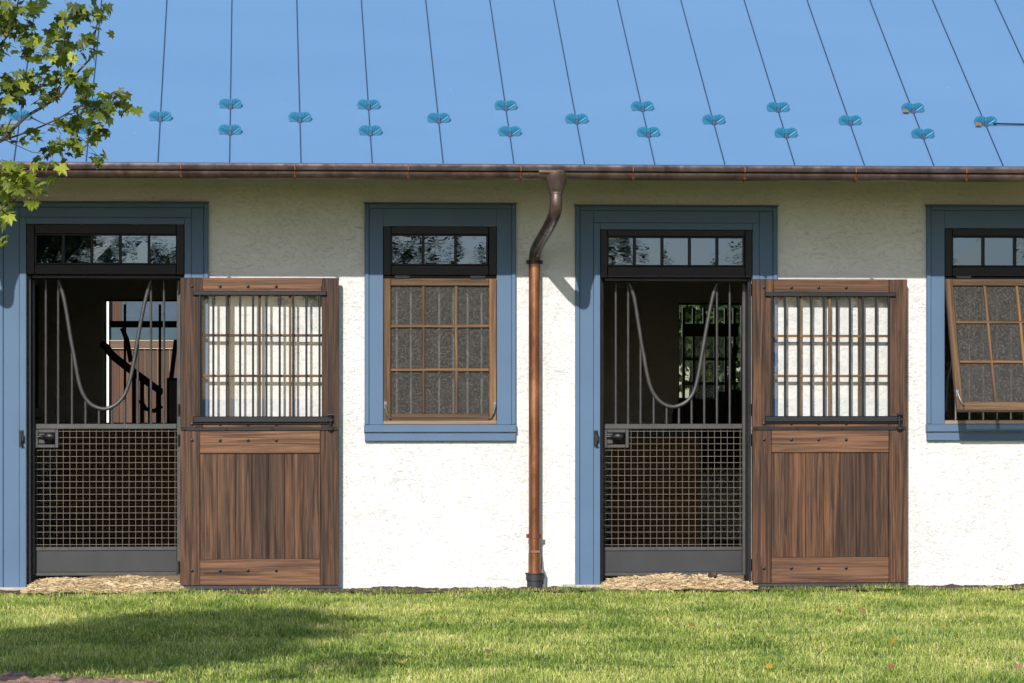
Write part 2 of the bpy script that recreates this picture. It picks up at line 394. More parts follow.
# snow guards: cast double-scalloped fans gripping the seams
def guard_mesh():
    b = MB(); prof = []
    for i in range(9):          # right lobe
        a = math.radians(-25+i*130/8); prof.append((.038+.042*math.cos(a), .034+.034*math.sin(a)))
    top = prof
    outl = [(.008, -.012), (.02, .004), (.045, .0), (.07, .006)]+top+[(.0, .058)]
    pts = outl+[(-x, z) for x, z in outl[:-1]][::-1]
    n = len(pts); th = .02
    lean = math.radians(12)
    def P(x, z, y): return (x, y-z*math.sin(lean)*.3, z)
    vs = [P(x, z, 0) for x, z in pts]+[P(x, z, th) for x, z in pts]
    fs = [tuple(range(n)), tuple(range(n, 2*n))[::-1]]+[(i, i+n, (i+1) % n+n, (i+1) % n) for i in range(n)]
    b.add(vs, fs)
    for sx in (-1, 1):          # raised ribs of each fan
        for a in (20, 50, 80, 115):
            a = math.radians(a); b.tube([(sx*.012, -.003, .004), (sx*(.03+.038*math.cos(a)), -.006, .03+.03*math.sin(a))], .0035, 5)
    b.box(-.014, .014, -.02, .04, -.03, .03, c=.004, mi=1)      # clamp on the seam, dark for the shade under the guard
    b.tube([(-.02, 0, -.012), (.02, 0, -.012)], .007, 6)
    b.box(-.075, .075, -.006, .05, -.012, -.0005, mi=1)             # foot lip, underside shade painted in as dark metal
    return b
gm = guard_mesh().build('snow_guard', ['cyan', 'seam'], roof); first = True
def s_of(py):                    # distance up the slope seen at that height
    lo, hi = 0, 4
    for _ in range(40):
        m = (lo+hi)/2; p = roof_pt(X(512, EY), m); t = (p[0]*ST+(p[1]+DC)*CT); v = HOR-F*(p[2]-ZC)/t
        if v > py: lo = m
        else: hi = m
    return lo
sA, sB, sC = s_of(110), s_of(136), s_of(123)
for k in range(-4, 13):
    for s_ in ((sA, sB) if k % 2 == 0 else (sC,)):
        o = gm if first else gm.copy()
        if not first: COL.objects.link(o); o.parent = roof
        o.location = roof_pt(sx0+k*pitch, s_, .0); o.scale = (1.12, 1.0, 1.15); first = False
b = MB(); p0 = roof_pt(sx0+11*pitch+.06, sC, .02); b.tube([p0, roof_pt(sx0+11*pitch+.5, sC+.0, .012), roof_pt(XR, sC, .012)], .006, 6)
b.build('cable', 'iron', roof)
# small dead leaves caught under two guards are added further down

# gutter: half-round trough with rolled front bead
def gutter():
    b = MB(); R = .052; gy = EY-.035; gz = EZ-.074
    prof = []
    for i in range(17):
        a = math.radians(180+i*180/16); prof.append((gy+R*math.cos(a), gz+R*.95*math.sin(a)))
    inner = [(gy+(y-gy)*.93, z+.004) for y, z in prof][::-1]
    pts = prof+inner; n = len(pts); x0, x1 = XL-.4, XR+.4
    vs = [(x0, y, z) for y, z in pts]+[(x1, y, z) for y, z in pts]
    b.add(vs, [(i, (i+1) % n, (i+1) % n+n, i+n) for i in range(n)])
    # cornice band that leans out to a rolled bead
    band = [(gy-R+.012, EZ-.012), (gy-R+.008, EZ-.022), (gy-R+.001, EZ-.036), (gy-R-.008, EZ-.042), (gy-R-.015, EZ-.049), (gy-R-.013, EZ-.056), (gy-R-.006, EZ-.060), (gy-R+.012, EZ-.060), (gy-R+.02, EZ-.058), (gy-R+.02, EZ-.010)]
    n = len(band); vs = [(x0, y, z) for y, z in band]+[(x1, y, z) for y, z in band]
    b.add(vs, [(i, (i+1) % n, (i+1) % n+n, i+n) for i in range(n)]+[tuple(range(n)), tuple(range(n, 2*n))[::-1]])
    for e in (x0, x1):
        vs = [(e, y, z) for y, z in prof]+[(e+.003, y, z) for y, z in prof]; m = len(prof)
        b.add(vs, [tuple(range(m)), tuple(range(m, 2*m))[::-1]])
    return b, gy, gz, R
b, gy, gz, GR = gutter(); gut = b.build('gutter', 'copper', stable, True)
one('dark_edge_strip', 'seam', roof, x0=XL-.4, x1=XR+.4, y0=EY-.012, y1=EY-.001, z0=EZ-.04, z1=EZ-.001)  # dark strip along the lower roof edge
bx = X(67, gy); bp = (X(965, gy)-X(67, gy))/8
def bracket():
    b = MB(); pts = []
    for i in range(9):
        a = math.radians(180+i*150/8); pts.append((0, (GR+.005)*math.cos(a), (GR*.95+.005)*math.sin(a)))
    b.tube([(0, -GR-.004, .055), (0, -GR-.024, .016), (0, -GR-.006, .004)]+pts[1:], .006, 6)
    b.tube([(0, -GR*.8, -.030), (0, -GR*.8-.016, -.034)], .011, 8)
    return b
br = bracket().build('gutter_bracket', 'copper_pipe', gut); first = True
k = int((XL-bx)/bp)
while bx+k*bp < XR:
    o = br if first else br.copy()
    if not first: COL.objects.link(o); o.parent = gut
    o.location = (bx+k*bp, gy, gz); first = False; k += 1
xs_ = X(550, gy); one('gutter_sleeve', 'copper', gut, x0=xs_-.09, x1=xs_+.09, y0=gy-GR-.026, y1=gy-GR-.005, z0=gz+.004, z1=gz+.02)

# downspouts
def downspout(px0):
    ox = px0
    zf0, zf1 = Z(172.5, gy), Z(193, gy)
    sh = px0-X(534.4, -.09); fx = X(556, gy)+sh; py_ = -.095; pr = .047
    b = MB()                      # conductor funnel
    b.tube([(fx, gy, zf0+.01), (fx, gy, zf0-.03), (fx, gy, zf1)], [.090, .090, .050], 16)
    b.tube([(fx, gy, zf1+.008), (fx, gy, zf1-.006)], .054, 16)
    e = [(fx, gy, zf1), (fx-.002, gy, Z(205, gy)), (X(554.5, gy+.05)+sh, gy+.06, Z(214, gy+.05)),
         (X(549, gy*.72)+sh, gy*.72, Z(226, gy*.72)), (X(541, gy*.34)+sh, gy*.34, Z(240, gy*.34)),
         (ox+.008, py_-.06, Z(250, -.15)), (ox, py_, Z(260, -.1))]
    sp = [Vector(p) for p in e]; fine = []
    for i in range(len(sp)-1):
        a, c, d, f = sp[max(i-1, 0)], sp[i], sp[i+1], sp[min(i+2, len(sp)-1)]
        for q in range(5):
            t = q/5; fine.append(.5*((2*c)+(-a+d)*t+(2*a-5*c+4*d-f)*t*t+(-a+3*c-3*d+f)*t**3))
    fine.append(sp[-1]); b.tube(fine, pr, 14)
    m = b.build('downspout', 'copper', stable, True)
    c = MB(); c.tube([(ox, py_, Z(259, -.1)), (ox, py_, Z(576, -.1))], pr-.001, 20)
    c.tube([(ox, py_, Z(553, -.1)), (ox, py_, Z(573, -.1))], pr+.002, 20)
    c.build('pipe', 'copper_pipe', m, True)
    c = MB(); c.tube([(ox+pr*.9, py_+.03, Z(266, -.1)), (ox+pr*.9, py_+.03, Z(570, -.1))], .007, 6); c.build('cable_conduit', 'galv', m, True)
    for yy, mat in ((262, 'iron'), (536, 'copper_pipe')):
        c = MB(); c.tube([(ox, py_, Z(yy-1.8, -.1)), (ox, py_, Z(yy+1.8, -.1))], pr+.006, 18)
        c.box(ox-.066, ox-.04, py_-.01, py_+.008, Z(yy+2, -.1), Z(yy-2, -.1)); c.box(ox+.04, ox+.066, py_-.01, py_+.008, Z(yy+2, -.1), Z(yy-2, -.1))
        c.box(ox-.012, ox+.012, py_+pr-.01, 0, Z(yy+1.5, -.1), Z(yy-1.5, -.1)); c.build('pipe_clamp', mat, m, True)
    c = MB(); z = Z(551, -.1)
    c.box(ox-.033, ox+.035, py_-pr-.006, py_-pr+.02, z-.012, z+.006); c.build('cleanout_lip', 'copper_bright', m)
    c = MB(); z0, z1, z2 = Z(590, -.1), Z(581, -.1), Z(573, -.1)
    c.tube([(ox, py_, -.1), (ox, py_, z1), (ox, py_, z1+.004), (ox, py_, z2-.01), (ox, py_, z2-.009), (ox, py_, z2)], [.06, .06, .068, .068, .076, .076], 20); c.build('drain_boot', 'rubber', m, True)
    c = MB(); c.tube([(ox+.07, -.05, -.1), (ox+.075, -.05, .09), (ox+.062, -.04, .15), (ox+.05, -.03, .35)], [.025, .025, .012, .008], 8); c.build('ground_conduit', 'galv', m, True)
dsx = X(534.4, -.09); downspout(dsx)
mod = DOORS[1]['cx0']-DOORS[0]['cx0']
downspout(dsx-mod)

# door and window casings
def casing_bits(b, x0, x1, z0, z1, ix0, ix1, iz, stop=True):
    ow = .036
    b.box(x0, x0+ow, -.037, -.001, z0, z1-.0, c=.006); b.box(x1-ow, x1, -.037, -.001, z0, z1, c=.006)
    b.box(x0+ow+.0002, x1-ow-.0002, -.036, -.001, z1-ow, z1-.0, c=.004)
    fz = z1-ow-.0015
    if not stop:
        b.box(x0+ow+.0015, ix0-.0005, -.026, WT*.3, z0, fz, c=.002); b.box(ix1+.0005, x1-ow-.0015, -.026, WT*.3, z0, fz, c=.002); b.box(ix0, ix1, -.0255, WT*.3, iz+.002, fz, c=.002)
        b.box(x0-.008, x1+.008, -.048, -.001, z1+.0015, z1+.012, c=.003); return
    b.box(x0+ow+.0015, ix0-.055, -.026, -.001, z0, fz, c=.003); b.box(ix1+.055, x1-ow-.0015, -.026, -.001, z0, fz, c=.003)
    b.box(ix0-.0535, ix1+.0535, -.026, -.001, iz+.056, fz, c=.003)
    b.box(ix0-.0535, ix0-.0015, -.031, WT*.3, z0, iz+.0545, c=.003); b.box(ix1+.0015, ix1+.0535, -.031, WT*.3, z0, iz+.0545, c=.003)
    b.box(ix0-.0005, ix1+.0005, -.031, WT*.3, iz+.002, iz+.0545, c=.003)
    b.box(x0-.008, x1+.008, -.048, -.001, z1+.0015, z1+.012, c=.003)
def muntin_grid(b, x0, x1, z0, z1, nx, nz, y0, y1, w=.016, xs=None, zs=None, c=.003):
    for i in range(1, nx): x = xs[i-1] if xs else x0+(x1-x0)*i/nx; b.box(x-w/2, x+w/2, y0, y1, z0, z1, c=c)
    for j in range(1, nz):
        z = zs[j-1] if zs else z0+(z1-z0)*j/nz
        b.box(x0, x1, y0-.002, y1-.002, z-w/2, z+w/2, c=c, mi=1)
def frame4(b, x0, x1, z0, z1, w, y0, y1, wb=None, wt=None, hm=1, c=.004):
    wb = wb or w; wt = wt or w
    b.box(x0, x0+w, y0, y1, z0, z1, c=c); b.box(x1-w, x1, y0, y1, z0, z1, c=c)
    b.box(x0+w+.001, x1-w-.001, y0+.001, y1, z1-wt, z1, c=c, mi=hm); b.box(x0+w+.001, x1-w-.001, y0+.001, y1, z0, z0+wb, c=c, mi=hm)

def transom(x0, x1, z0, z1, px0, px1, pz0, pz1, n, dep=.0):
    b = MB(); y0, y1 = -.02+dep, .05+dep
    frame4(b, x0+.002, x1-.002, z0, z1, px0-x0, y0, y1, pz0-z0, z1-pz1, hm=0)
    frame4(b, px0+.001, px1-.001, pz0+.001, pz1-.001, .012, y0+.014, y1, hm=0, c=.002)
    t = b.build('transom_window', 'frame', stable)
    for q_ in range(1, n): mxx = px0+(px1-px0)*q_/n; one('muntin', 'frame', t, x0=mxx-.011, x1=mxx+.011, y0=y0+.012, y1=y1-.01, z0=pz0+.008, z1=pz1-.008, c=.003)
    b = MB()
    for i in range(n):
        a = px0+(px1-px0)*i/n; c = px0+(px1-px0)*(i+1)/n; y = y0+.035; d = [random.uniform(-.0006, .0006) for _ in range(4)]
        b.add([(a, y+d[0], pz0), (c, y+d[1], pz0), (c, y+d[2], pz1), (a, y+d[3], pz1)], [(0, 1, 2, 3)])
    b.build('pane', 'glass', t)
    return t

def xd(i, px): return X(px) if i else X(px)
GY = .19    # gate plane
TZ = {}
def doorway(i, d):
    x0, x1 = d['x0'], d['x1']; P = (0, 571.3)[i]
    b = MB(); casing_bits(b, d['cx0'], d['cx1'], .0, d['head'], x0, x1, d['top'])
    b.build('door_casing', 'blue', stable)
    px = 676 if i else 104
    zt = d['top']; zb = Z(277.5 if i else 274.5, px=px)
    ql = (34.5, 177.5) if not i else (607, 744.5)
    transom(x0, x1, zb, zt, X(ql[0]), X(ql[1]), Z(266.5 if i else 264.5, px=px), Z(236.5 if i else 234, px=px), 5)
    # black steel door frame lining
    b = MB(); b.box(x0+.001, X(32.2, .19) if not i else X(600.8, .19), .045, .255, 0, zb-.004, c=.004); b.box(x1-.03, x1-.001, .045, .255, 0, zb-.004, c=.004)
    b.box(x0+.039, x1-.031, .045, .255, zb-.03, zb-.004, c=.004); b.build('door_frame', 'iron', stable)
    b = MB(); b.box(x0-.3, x1+.28, -.10, WT, -.12, .012, c=.01); b.build('threshold', 'concrete', stable)
    # ---- the gate
    y = GY; gx0, gx1 = (X(32.4, y), X(182, y)) if not i else (X(601, y), X(747, y))
    zr = Z(426.5, y, px); zp = Z(549, y, px); zg = Z(575.5, y, px); ztop = zb-.035
    b = MB()
    b.box(gx0, gx0+.02, y-.015, y+.02, zg, ztop, c=.003); b.box(gx1-.04, gx1, y-.015, y+.02, zg, ztop, c=.003)
    b.box(gx0+.021, gx1-.041, y-.018, y+.02, zr-.02, zr+.022, c=.004)
    b.box(gx0+.021, gx1-.041, y-.015, y+.02, zp-.012, zp+.018, c=.003)
    b.box(gx0+.021, gx1-.041, y-.015, y+.02, zg, zg+.028, c=.003); 
    g = b.build('stall_gate', 'gate', stable)
    b = MB(); b.box(gx0+.022, gx1-.042, y-.006, y+.01, zg+.029, zp-.013, c=.002); b.build('kick_plate', 'plate', g)
    # yoke
    sc = 4.27; ox_, oy_ = ((20, 270), (590, 270))[i]
    Y0 = [(163, 45), (170, 62), (185, 110), (198, 175), (210, 250), (220, 310), (232, 370), (243, 435), (258, 500), (278, 545), (310, 578), (358, 593), (400, 580), (430, 555), (455, 515), (472, 460), (483, 410), (495, 340), (508, 265), (525, 175), (540, 110), (552, 68), (560, 45)] if not i else \
         [(165, 55), (172, 72), (187, 115), (200, 190), (211, 260), (220, 320), (230, 370), (240, 430), (256, 495), (278, 538), (310, 570), (352, 584), (395, 572), (425, 548), (446, 510), (460, 455), (470, 400), (484, 320), (498, 240), (512, 165), (524, 110), (535, 72), (543, 55)]
    yk = [W(ox_+a/sc, oy_+c/sc, y) for a, c in Y0]
    ys = [Vector((p[0], y-.012, min(p[1], ztop))) for p in yk]; yf_ = []
    for q_ in range(len(ys)-1):
        A, B_, C_, D_ = ys[max(q_-1, 0)], ys[q_], ys[q_+1], ys[min(q_+2, len(ys)-1)]
        for t_ in (0, .25, .5, .75): yf_.append(.5*((2*B_)+(-A+C_)*t_+(2*A-5*B_+4*C_-D_)*t_*t_+(-A+3*B_-3*C_+D_)*t_**3))
    yf_.append(ys[-1])
    b = MB(); b.tube(yf_, .016, 12); b.build('yoke_tube', 'gate', g, True)
    bars = ([45.8, 58.2, 72, 85.5, 99, 112, 124.7, 137.8, 151, 164] if not i else [615.8, 628.2, 640.6, 653.7, 666.6, 679, 691.6, 704.3, 717, 729.8])
    for q in bars:
        xx = X(q, y); top = ztop
        for (a, za), (c, zc) in zip(yk[:-1], yk[1:]):
            if a <= xx <= c: top = min(top, za+(zc-za)*(xx-a)/(c-a+1e-9))
        if top > ztop-.12: top = ztop
        b = MB(); b.tube([(xx, y+.002, zr+.01), (xx, y+.002, top)], .0095, 8); b.build('gate_bar', 'gate', g, True)
    # wire mesh, open where the lock box sits
    b = MB(); mx0, mx1, mz0, mz1 = gx0+.02, gx1-.04, zp+.016, zr-.018
    lx1, lz0 = X(603+25.5 if i else 33+25.5, y), Z(447, y, px)
    n = 21; 
    for k in range(n+1):
        xx = mx0+(mx1-mx0)*(k+.3)/(n+.6); z1 = mz1 if xx > lx1 else lz0
        b.tube([(xx, y+.004, mz0), (xx, y+.004, z1)], .0016, 5)
    n = 18
    for k in range(n+1):
        zz = mz0+(mz1-mz0)*(k+.4)/(n+.8); a = mx0 if zz < lz0 else lx1
        b.tube([(a, y-.001, zz), (mx1, y-.001, zz)], .0016, 5)
    b.build('wire_mesh', 'wire', g)
    b = MB(); frame4(b, gx0+.02, lx1, lz0-.005, zr-.0225, .026, y-.022, y+.012, hm=0, c=.003)
    b.box(gx0+.05, gx0+.095, y-.004, y+.004, lz0+.03, zr-.05)
    lb = b.build('lock_box', 'gate', g)
    b = MB(); zc = (lz0+zr)/2+.0; cx = gx0+.058
    b.tube([(gx0+.04, y-.02, zc), (gx0+.07, y-.022, zc), (gx0+.085, y-.022, zc)], [.012, .012, .020], 10)
    b.tube([(gx0+.085, y-.018, zc), (gx0+.12, y-.018, zc+.004), (gx0+.155, y-.018, zc+.002), (gx0+.17, y-.016, zc)], [.012, .034, .038, .03], 12); b.build('latch_knob', 'iron', g, True)
    # latch keeper on the casing
    kx = X(596.2 if i else 21.3, -.05); kz = Z(438.5, -.05, px)
    b = MB(); b.box(kx-.016, kx+.016, -.040, -.0315, kz-.065, kz+.065, c=.003); b.box(kx-.008, kx+.020, -.070, -.040, kz-.022, kz+.03, c=.004)
    b.tube([(kx, -.05, kz+.055), (kx, -.056, kz+.055)], .012, 8); b.tube([(kx, -.05, kz-.055), (kx, -.056, kz-.055)], .012, 8)
    b.tube([(kx-.002, -.07, kz+.03), (kx-.002, -.075, kz-.04), (kx+.012, -.075, kz-.05)], .006, 6); b.build('latch_keeper', 'iron', stable)
for i, d in enumerate(DOORS): doorway(i, d)

# open dutch doors
def dutch(i):
    yb = -.085                                # clears the casing
    yf = yb-.042                              # front face
    hx, swing = ((X(180.3, yf), .45), (X(752.5, yf), .2))[i]
    ax = (180.3, 752.5)[i]
    ref = 830
    def lx(px): return X(px, yf)-hx
    def lz(py): return Z(py, yf, ref)
    dd = 0      # left door sits 1 px higher
    def vz(py): return lz(py+dd)
    def vx(p): return X(752.5+p, yf)-X(752.5, yf)   # offsets from the hinge edge, px
    y0, y1 = yf-yb, 0.0          # local: front -.045 .. back 0
    w_ = vx(154.7); 
    top, split, bot = vz(279.2), vz(428), vz(583)
    door = empty('dutch_door', (hx, yb, 0), stable)
    door.rotation_euler = (0, 0, -math.radians(swing))
    # upper leaf
    def leaf(name, z0, z1, iz0, iz1, p0, p1):
        b = MB(); xa, xb = vx(p0), vx(p1)
        b.box(0, xa, y0, y1, z0, z1, c=.004); b.box(xb, w_, y0, y1, z0, z1, c=.004)
        b.box(xa+.0012, xb-.0012, y0+.0015, y1, iz1, z1, c=.004, mi=1); b.box(xa+.0012, xb-.0012, y0+.0015, y1, z0, iz0, c=.004, mi=1)
        return b.build(name, ['woodz', 'woodx'], door), xa, xb
    u, ua, ub = leaf('upper_leaf', split+.004, top, vz(416.5), vz(297), 21.3 if i else 21.5, 136.5 if i else 138)
    lo, la, lb = leaf('lower_leaf', bot, split-.004, vz(557), vz(452.5), 19, 136.5)
    # muntins and glass
    mx = [vx(p) for p in (47.8, 77.4, 107.2)]; mz = [vz(376), vz(336)]
    zi0, zi1 = vz(416.5), vz(297)
    b = MB(); muntin_grid(b, ua, ub, zi0, zi1, 4, 3, y0+.012, y1-.008, .020, xs=mx, zs=mz, c=.004); b.build('muntin', ['sashz', 'sashx'], door)
    b = MB(); b.add([(ua, -.02, zi0), (ub, -.02, zi0), (ub, -.02, zi1), (ua, -.02, zi1)], [(0, 1, 2, 3)]); b.build('glass_pane', 'dglass', door)
    # boards of the lower leaf
    b = MB(); n = 7; xa = la
    ws = [random.uniform(.9, 1.1) for _ in range(n)]; T = sum(ws)
    for k in range(n):
        xb = xa+(lb-la)*ws[k]/T; b.box(xa+.0008, xb-.0008, y0+.016, y1-.006, vz(557), vz(452.5), c=.0025, r=random.random()); xa = xb
    b.build('board_panel', 'woodz', door)
    # iron guard: two flat rails and ten bars
    ta, tb = vz(296.5), vz(292.2); ba, bb = vz(422), vz(416)
    b = MB(); b.box(vx(12.5), vx(142.5), y0-.026, y0-.001, ta, tb, c=.004); b.build('guard_rail', 'iron', door)
    b = MB(); b.box(vx(12.5), vx(145.5), y0-.030, y0-.001, ba, bb, c=.006); b.box(vx(12.5), vx(145.5), y0-.016, y0-.001, ba-.012, ba-.001, c=.003); b.build('guard_rail', 'iron', door)
    for p in (19, 32.3, 45.4, 58.4, 71, 84, 97, 110, 123, 135.8):
        b = MB(); xx = vx(p); b.box(xx-.0085, xx+.0085, y0-.022, y0-.006, bb-.002, ta+.002, c=.004); b.build('guard_bar', 'iron', door, True)
    # strap over the split, drop bolt
    b = MB(); b.box(vx(1), vx(153), y0-.010, y0-.0005, vz(430), vz(426.6), c=.002)
    for p in (4, 45, 90, 150): b.tube([(vx(p), y0-.008, vz(428.3)), (vx(p), y0-.018, vz(428.3))], [.012, .008], 8)
    b.build('strap', 'iron', door)
    b = MB(); bx_ = vx(146.3); b.tube([(bx_, y0-.028, vz(413)), (bx_, y0-.028, vz(430))], .011, 8)
    b.tube([(bx_-.02, y0-.035, vz(414.5)), (bx_+.02, y0-.035, vz(414.5))], .011, 8); b.box(bx_-.02, bx_+.02, y0-.04, y0-.001, vz(421), vz(418), c=.003); b.box(bx_-.02, bx_+.02, y0-.04, y0-.011, vz(429.5), vz(426.5), c=.003)
    b.build('bolt', 'iron', door, True)
    for pz in (287.5, 423.6, 439.5, 568):
        b = MB()
        for p in (11.5, 38.8, 66, 93.5): b.tube([(vx(p), y0+.004, vz(pz)), (vx(p), y0-.007, vz(pz)), (vx(p), y0-.011, vz(pz))], [.0125, .0125, .006], 8)
        b.build('screw_row', 'iron', door, True)
    for pz in (290, 410, 440, 565):            # hinge knuckles
        b = MB(); b.tube([(-.012, -.02, vz(pz)-.05), (-.012, -.02, vz(pz)+.05)], .009, 8); b.box(-.012, .03, -.006, .004, vz(pz)-.04, vz(pz)+.04); b.build('hinge', 'iron', door, True)
    b = MB(); b.box(.02, w_-.005, y0+.008, y1-.004, bot-.028, bot-.001, c=.003); b.build('bottom_seal', 'rubber', door)
    tag(door, kind=None)
dutch(0); dutch(1)

# windows
def window(i, q):
    dx = 0 if not i else X(926)-X(364.5)
    def x(px): return X(px)+dx
    def z(py): return Z(py)
    b = MB(); sz = z(424.5)
    casing_bits(b, q['cx0'], q['cx1'], sz, q['head'], q['fx0'], q['fx1'], q['ft'], False)
    b.box(q['cx0']-.004, q['cx1']+.004, -.055, WT*.5, z(432.3), sz-.0015, c=.006)
    b.box(q['cx0']+.002, q['cx1']-.002, -.042, -.001, z(441), z(433.2), c=.005)
    b.build('window_casing', 'blue', stable)
    transom(q['fx0'], q['fx1'], z(275.5), z(227), x(390.7), x(488), z(265.6), z(234.6), 3)
    one('window_rail', 'frame', stable, x0=q['fx0'], x1=q['fx1'], y0=.0, y1=.08, z0=z(278), z1=z(276), c=.003)
    # wooden awning sash, hinged at its top edge
    hz = z(278.3); sash = empty('window_sash', (0, -.004 if not i else -.01, hz), stable)
    zl = lambda py: z(py)-hz
    x0, x1 = q['fx0']+.003, q['fx1']-.003
    b = MB(); frame4(b, x0, x1, zl(423), zl(278.8), .058, -.022, .022, wb=.075, wt=.058, c=.005); b.build('sash_frame', ['sashz', 'sashx'], sash)
    b = MB(); muntin_grid(b, x0+.058, x1-.058, zl(423)+.075, zl(278.8)-.058, 3, 3, -.014, .018, .024, zs=[zl(370), zl(326.3)], c=.005); b.build('muntin', ['sashz', 'sashx'], sash)
    b = MB(); a, c, e, f = x0+.05, x1-.05, zl(423)+.07, zl(278.8)-.05
    b.add([(a, .005, e), (c, .005, e), (c, .005, f), (a, .005, f)], [(0, 1, 2, 3)]); b.build('pane', 'screen', sash)
    for hx in (x0+.15, x1-.15):
        b = MB(); b.box(hx-.06, hx+.06, -.030, -.0225, -.006, .012, c=.003); b.tube([(hx-.06, -.028, .012), (hx+.06, -.028, .012)], .007, 8); b.build('hinge', 'iron', sash)
    for s, hx in ((1, x0+.025), (-1, x1-.025)):
        b = MB(); zz = zl(405)
        b.tube([(hx-s*.012, -.03, zz), (hx-s*.012, -.05, zz-.01), (hx, -.05, zz-.06), (hx+s*.02, -.04, zz-.10), (hx+s*.035, -.03, zz-.105)], .007, 8); b.box(hx-.012-s*.01, hx+.012-s*.01, -.03, -.0225, zz-.03, zz+.03, c=.002); b.build('sash_hook', 'galv', sash, True)
    if i:
        ang = math.asin(.46/1.15); sash.rotation_euler = (-ang, 0, 0)
    # security bars inside
    n = 8; zt_, zb_ = z(279), z(424)
    for k in range(1, n):
        xx = q['fx0']+(q['fx1']-q['fx0'])*k/n
        b = MB(); b.tube([(xx, .09, zb_+.03), (xx, .09, zt_-.02)], .0085, 8); b.build('window_bar', 'white' if not i else 'galv', stable, True)
    one('bar_rail', 'iron', stable, x0=q['fx0']+.002, x1=q['fx1']-.002, y0=.085, y1=.12, z0=zb_+.0, z1=zb_+.03)
    one('inner_sill', 'pale', stable, x0=q['fx0']+.001, x1=q['fx1']-.001, y0=-.03, y1=.083, z0=sz, z1=sz+.03, c=.004)
    if i:
        L = 1.14; pb = Vector((q['fx0']+.03, -.01-L*.36*math.sin(ang), hz-L*.36*math.cos(ang)))
        b = MB(); b.tube([(q['fx0']+.02, .02, zb_+.1), (q['fx0']+.02, -.06, zb_+.35), tuple(pb+Vector((0, -.06, -.25)))], .011, 8); b.build('stay_arm', 'iron', stable, True)
for i, q in enumerate(WINS): window(i, q)

# ---------------- interior partitions (boards with bars above)
def partition(px0, px1, y, hz, swoop=None, mat='inner'):
    x0, x1 = X(px0, y), X(px1, y)
    b = MB(); n = 6
    for k in range(n): b.box(x0, x1, y-.02, y+.02, .03+hz*k/n, .03+hz*(k+1)/n-.0005, c=.003)
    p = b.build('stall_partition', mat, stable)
    one('rail', 'iron', p, x0=x0, x1=x1, y0=y-.03, y1=y+.03, z0=hz+.03, z1=hz+.09)
    return p
zp1 = Z(432, 4.2)
partition(58, 196, 4.2, zp1); partition(612, 700, 4.2, zp1*.94)
# posts and side partitions running away from the wall
for px in (27, 186, 395, 590, 690, 790):
    xx = X(px, 2.5) if px not in (690,) else X(735, 4.5)
    b = MB(); 
    for k in range(8): b.box(xx-.03, xx+.03, 2.0, 4.1, .03+.16*k, .03+.16*(k+1)-.005)
    b.box(xx-.04, xx+.04, 2.0, 4.1, 1.33, 1.40)
    for k in range(15): b.tube([(xx, 2.1+k*.13, 1.4), (xx, 2.1+k*.13, 2.5)], .01, 5)
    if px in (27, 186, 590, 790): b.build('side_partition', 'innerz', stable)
# swooping partition rail seen through the left gate
y = 4.2
sw = [(101, 343), (106, 347), (113, 356), (128, 368), (146, 381), (163, 393)]
pts = [(lambda p: (p[0], y, p[1]))(W(a, c, y)) for a, c in sw]
b = MB(); b.tube(pts, [.03, .034, .036, .036, .034, .03], 8)
for a, c in ((134, 372), (142, 378), (150, 384), (158, 390)):
    p = W(a, c, y); b.tube([(p[0], y, p[1]), (p[0], y, zp1+.05)], .02, 6)
b.tube([(W(a, c, y)[0], y, W(a, c, y)[1]) for a, c in ((122, 328), (127, 340), (131, 362))], .022, 8)
b.tube([(W(a, c, y)[0], y, W(a, c, y)[1]) for a, c in ((140, 400), (146, 409), (154, 411), (162, 406))], .02, 8)
b.box(X(167, y), X(180, y), y-.1, y+.1, zp1, Z(378, y), c=.02)
b.tube([(W(171, 380, y)[0], y, Z(380, y)), (W(176, 340, y)[0], y, Z(340, y))], .022, 6)
b.build('grille_swoop', 'iron', stable, True)
# back openings: frames and bars
y = DEP-.12
def back_open(o, pxs, zs, zt):
    b = MB(); frame4(b, o[0], o[1], max(o[2], .0), o[3], .02, y-.04, y+.04, hm=0)
    b.box(o[0]+.051, o[1]-.051, y-.05, y+.05, zt[0], zt[1])
    for px in pxs: b.box(X(px, y)-.013, X(px, y)+.013, y-.03, y+.03, max(o[2], 0)+.05, o[3]-.05)
    for z_ in zs: b.box(o[0]+.051, o[1]-.051, y-.02, y+.02, z_-.014, z_+.014)
    b.build('back_window', 'iron', stable)
back_open(LO, (125, 160), (), (Z(328, y), Z(321.5, y)))
back_open(RO, (683.5, 693.5, 704, 715, 725.5, 734), (Z(359, y), Z(383.5, y)), (Z(336.5, y), Z(323.5, y)))
one('back_pane', 'dusty', stable, x0=RO[0]+.02, x1=RO[1]-.02, y0=DEP-.06, y1=DEP-.055, z0=RO[2]+.02, z1=Z(336.5, y))
# tack silhouettes in front of the right back window
b = MB(); y = 6.8
for k in range(14):
    px = 676+k*5; h = 404-6*abs(math.sin(k*1.3))-(8 if k > 8 else 0)
    p = W(px, h, y); b.tube([(p[0], y+.1*math.sin(k), .8), (p[0]+.02, y, p[1])], [.09, .05], 7)
b.tube([(X(736, y), y, Z(345, y)), (X(731, y), y, Z(375, y)), (X(728, y), y, Z(398, y))], .03, 7)
b.build('hanging_tack', 'rubber', stable, True)

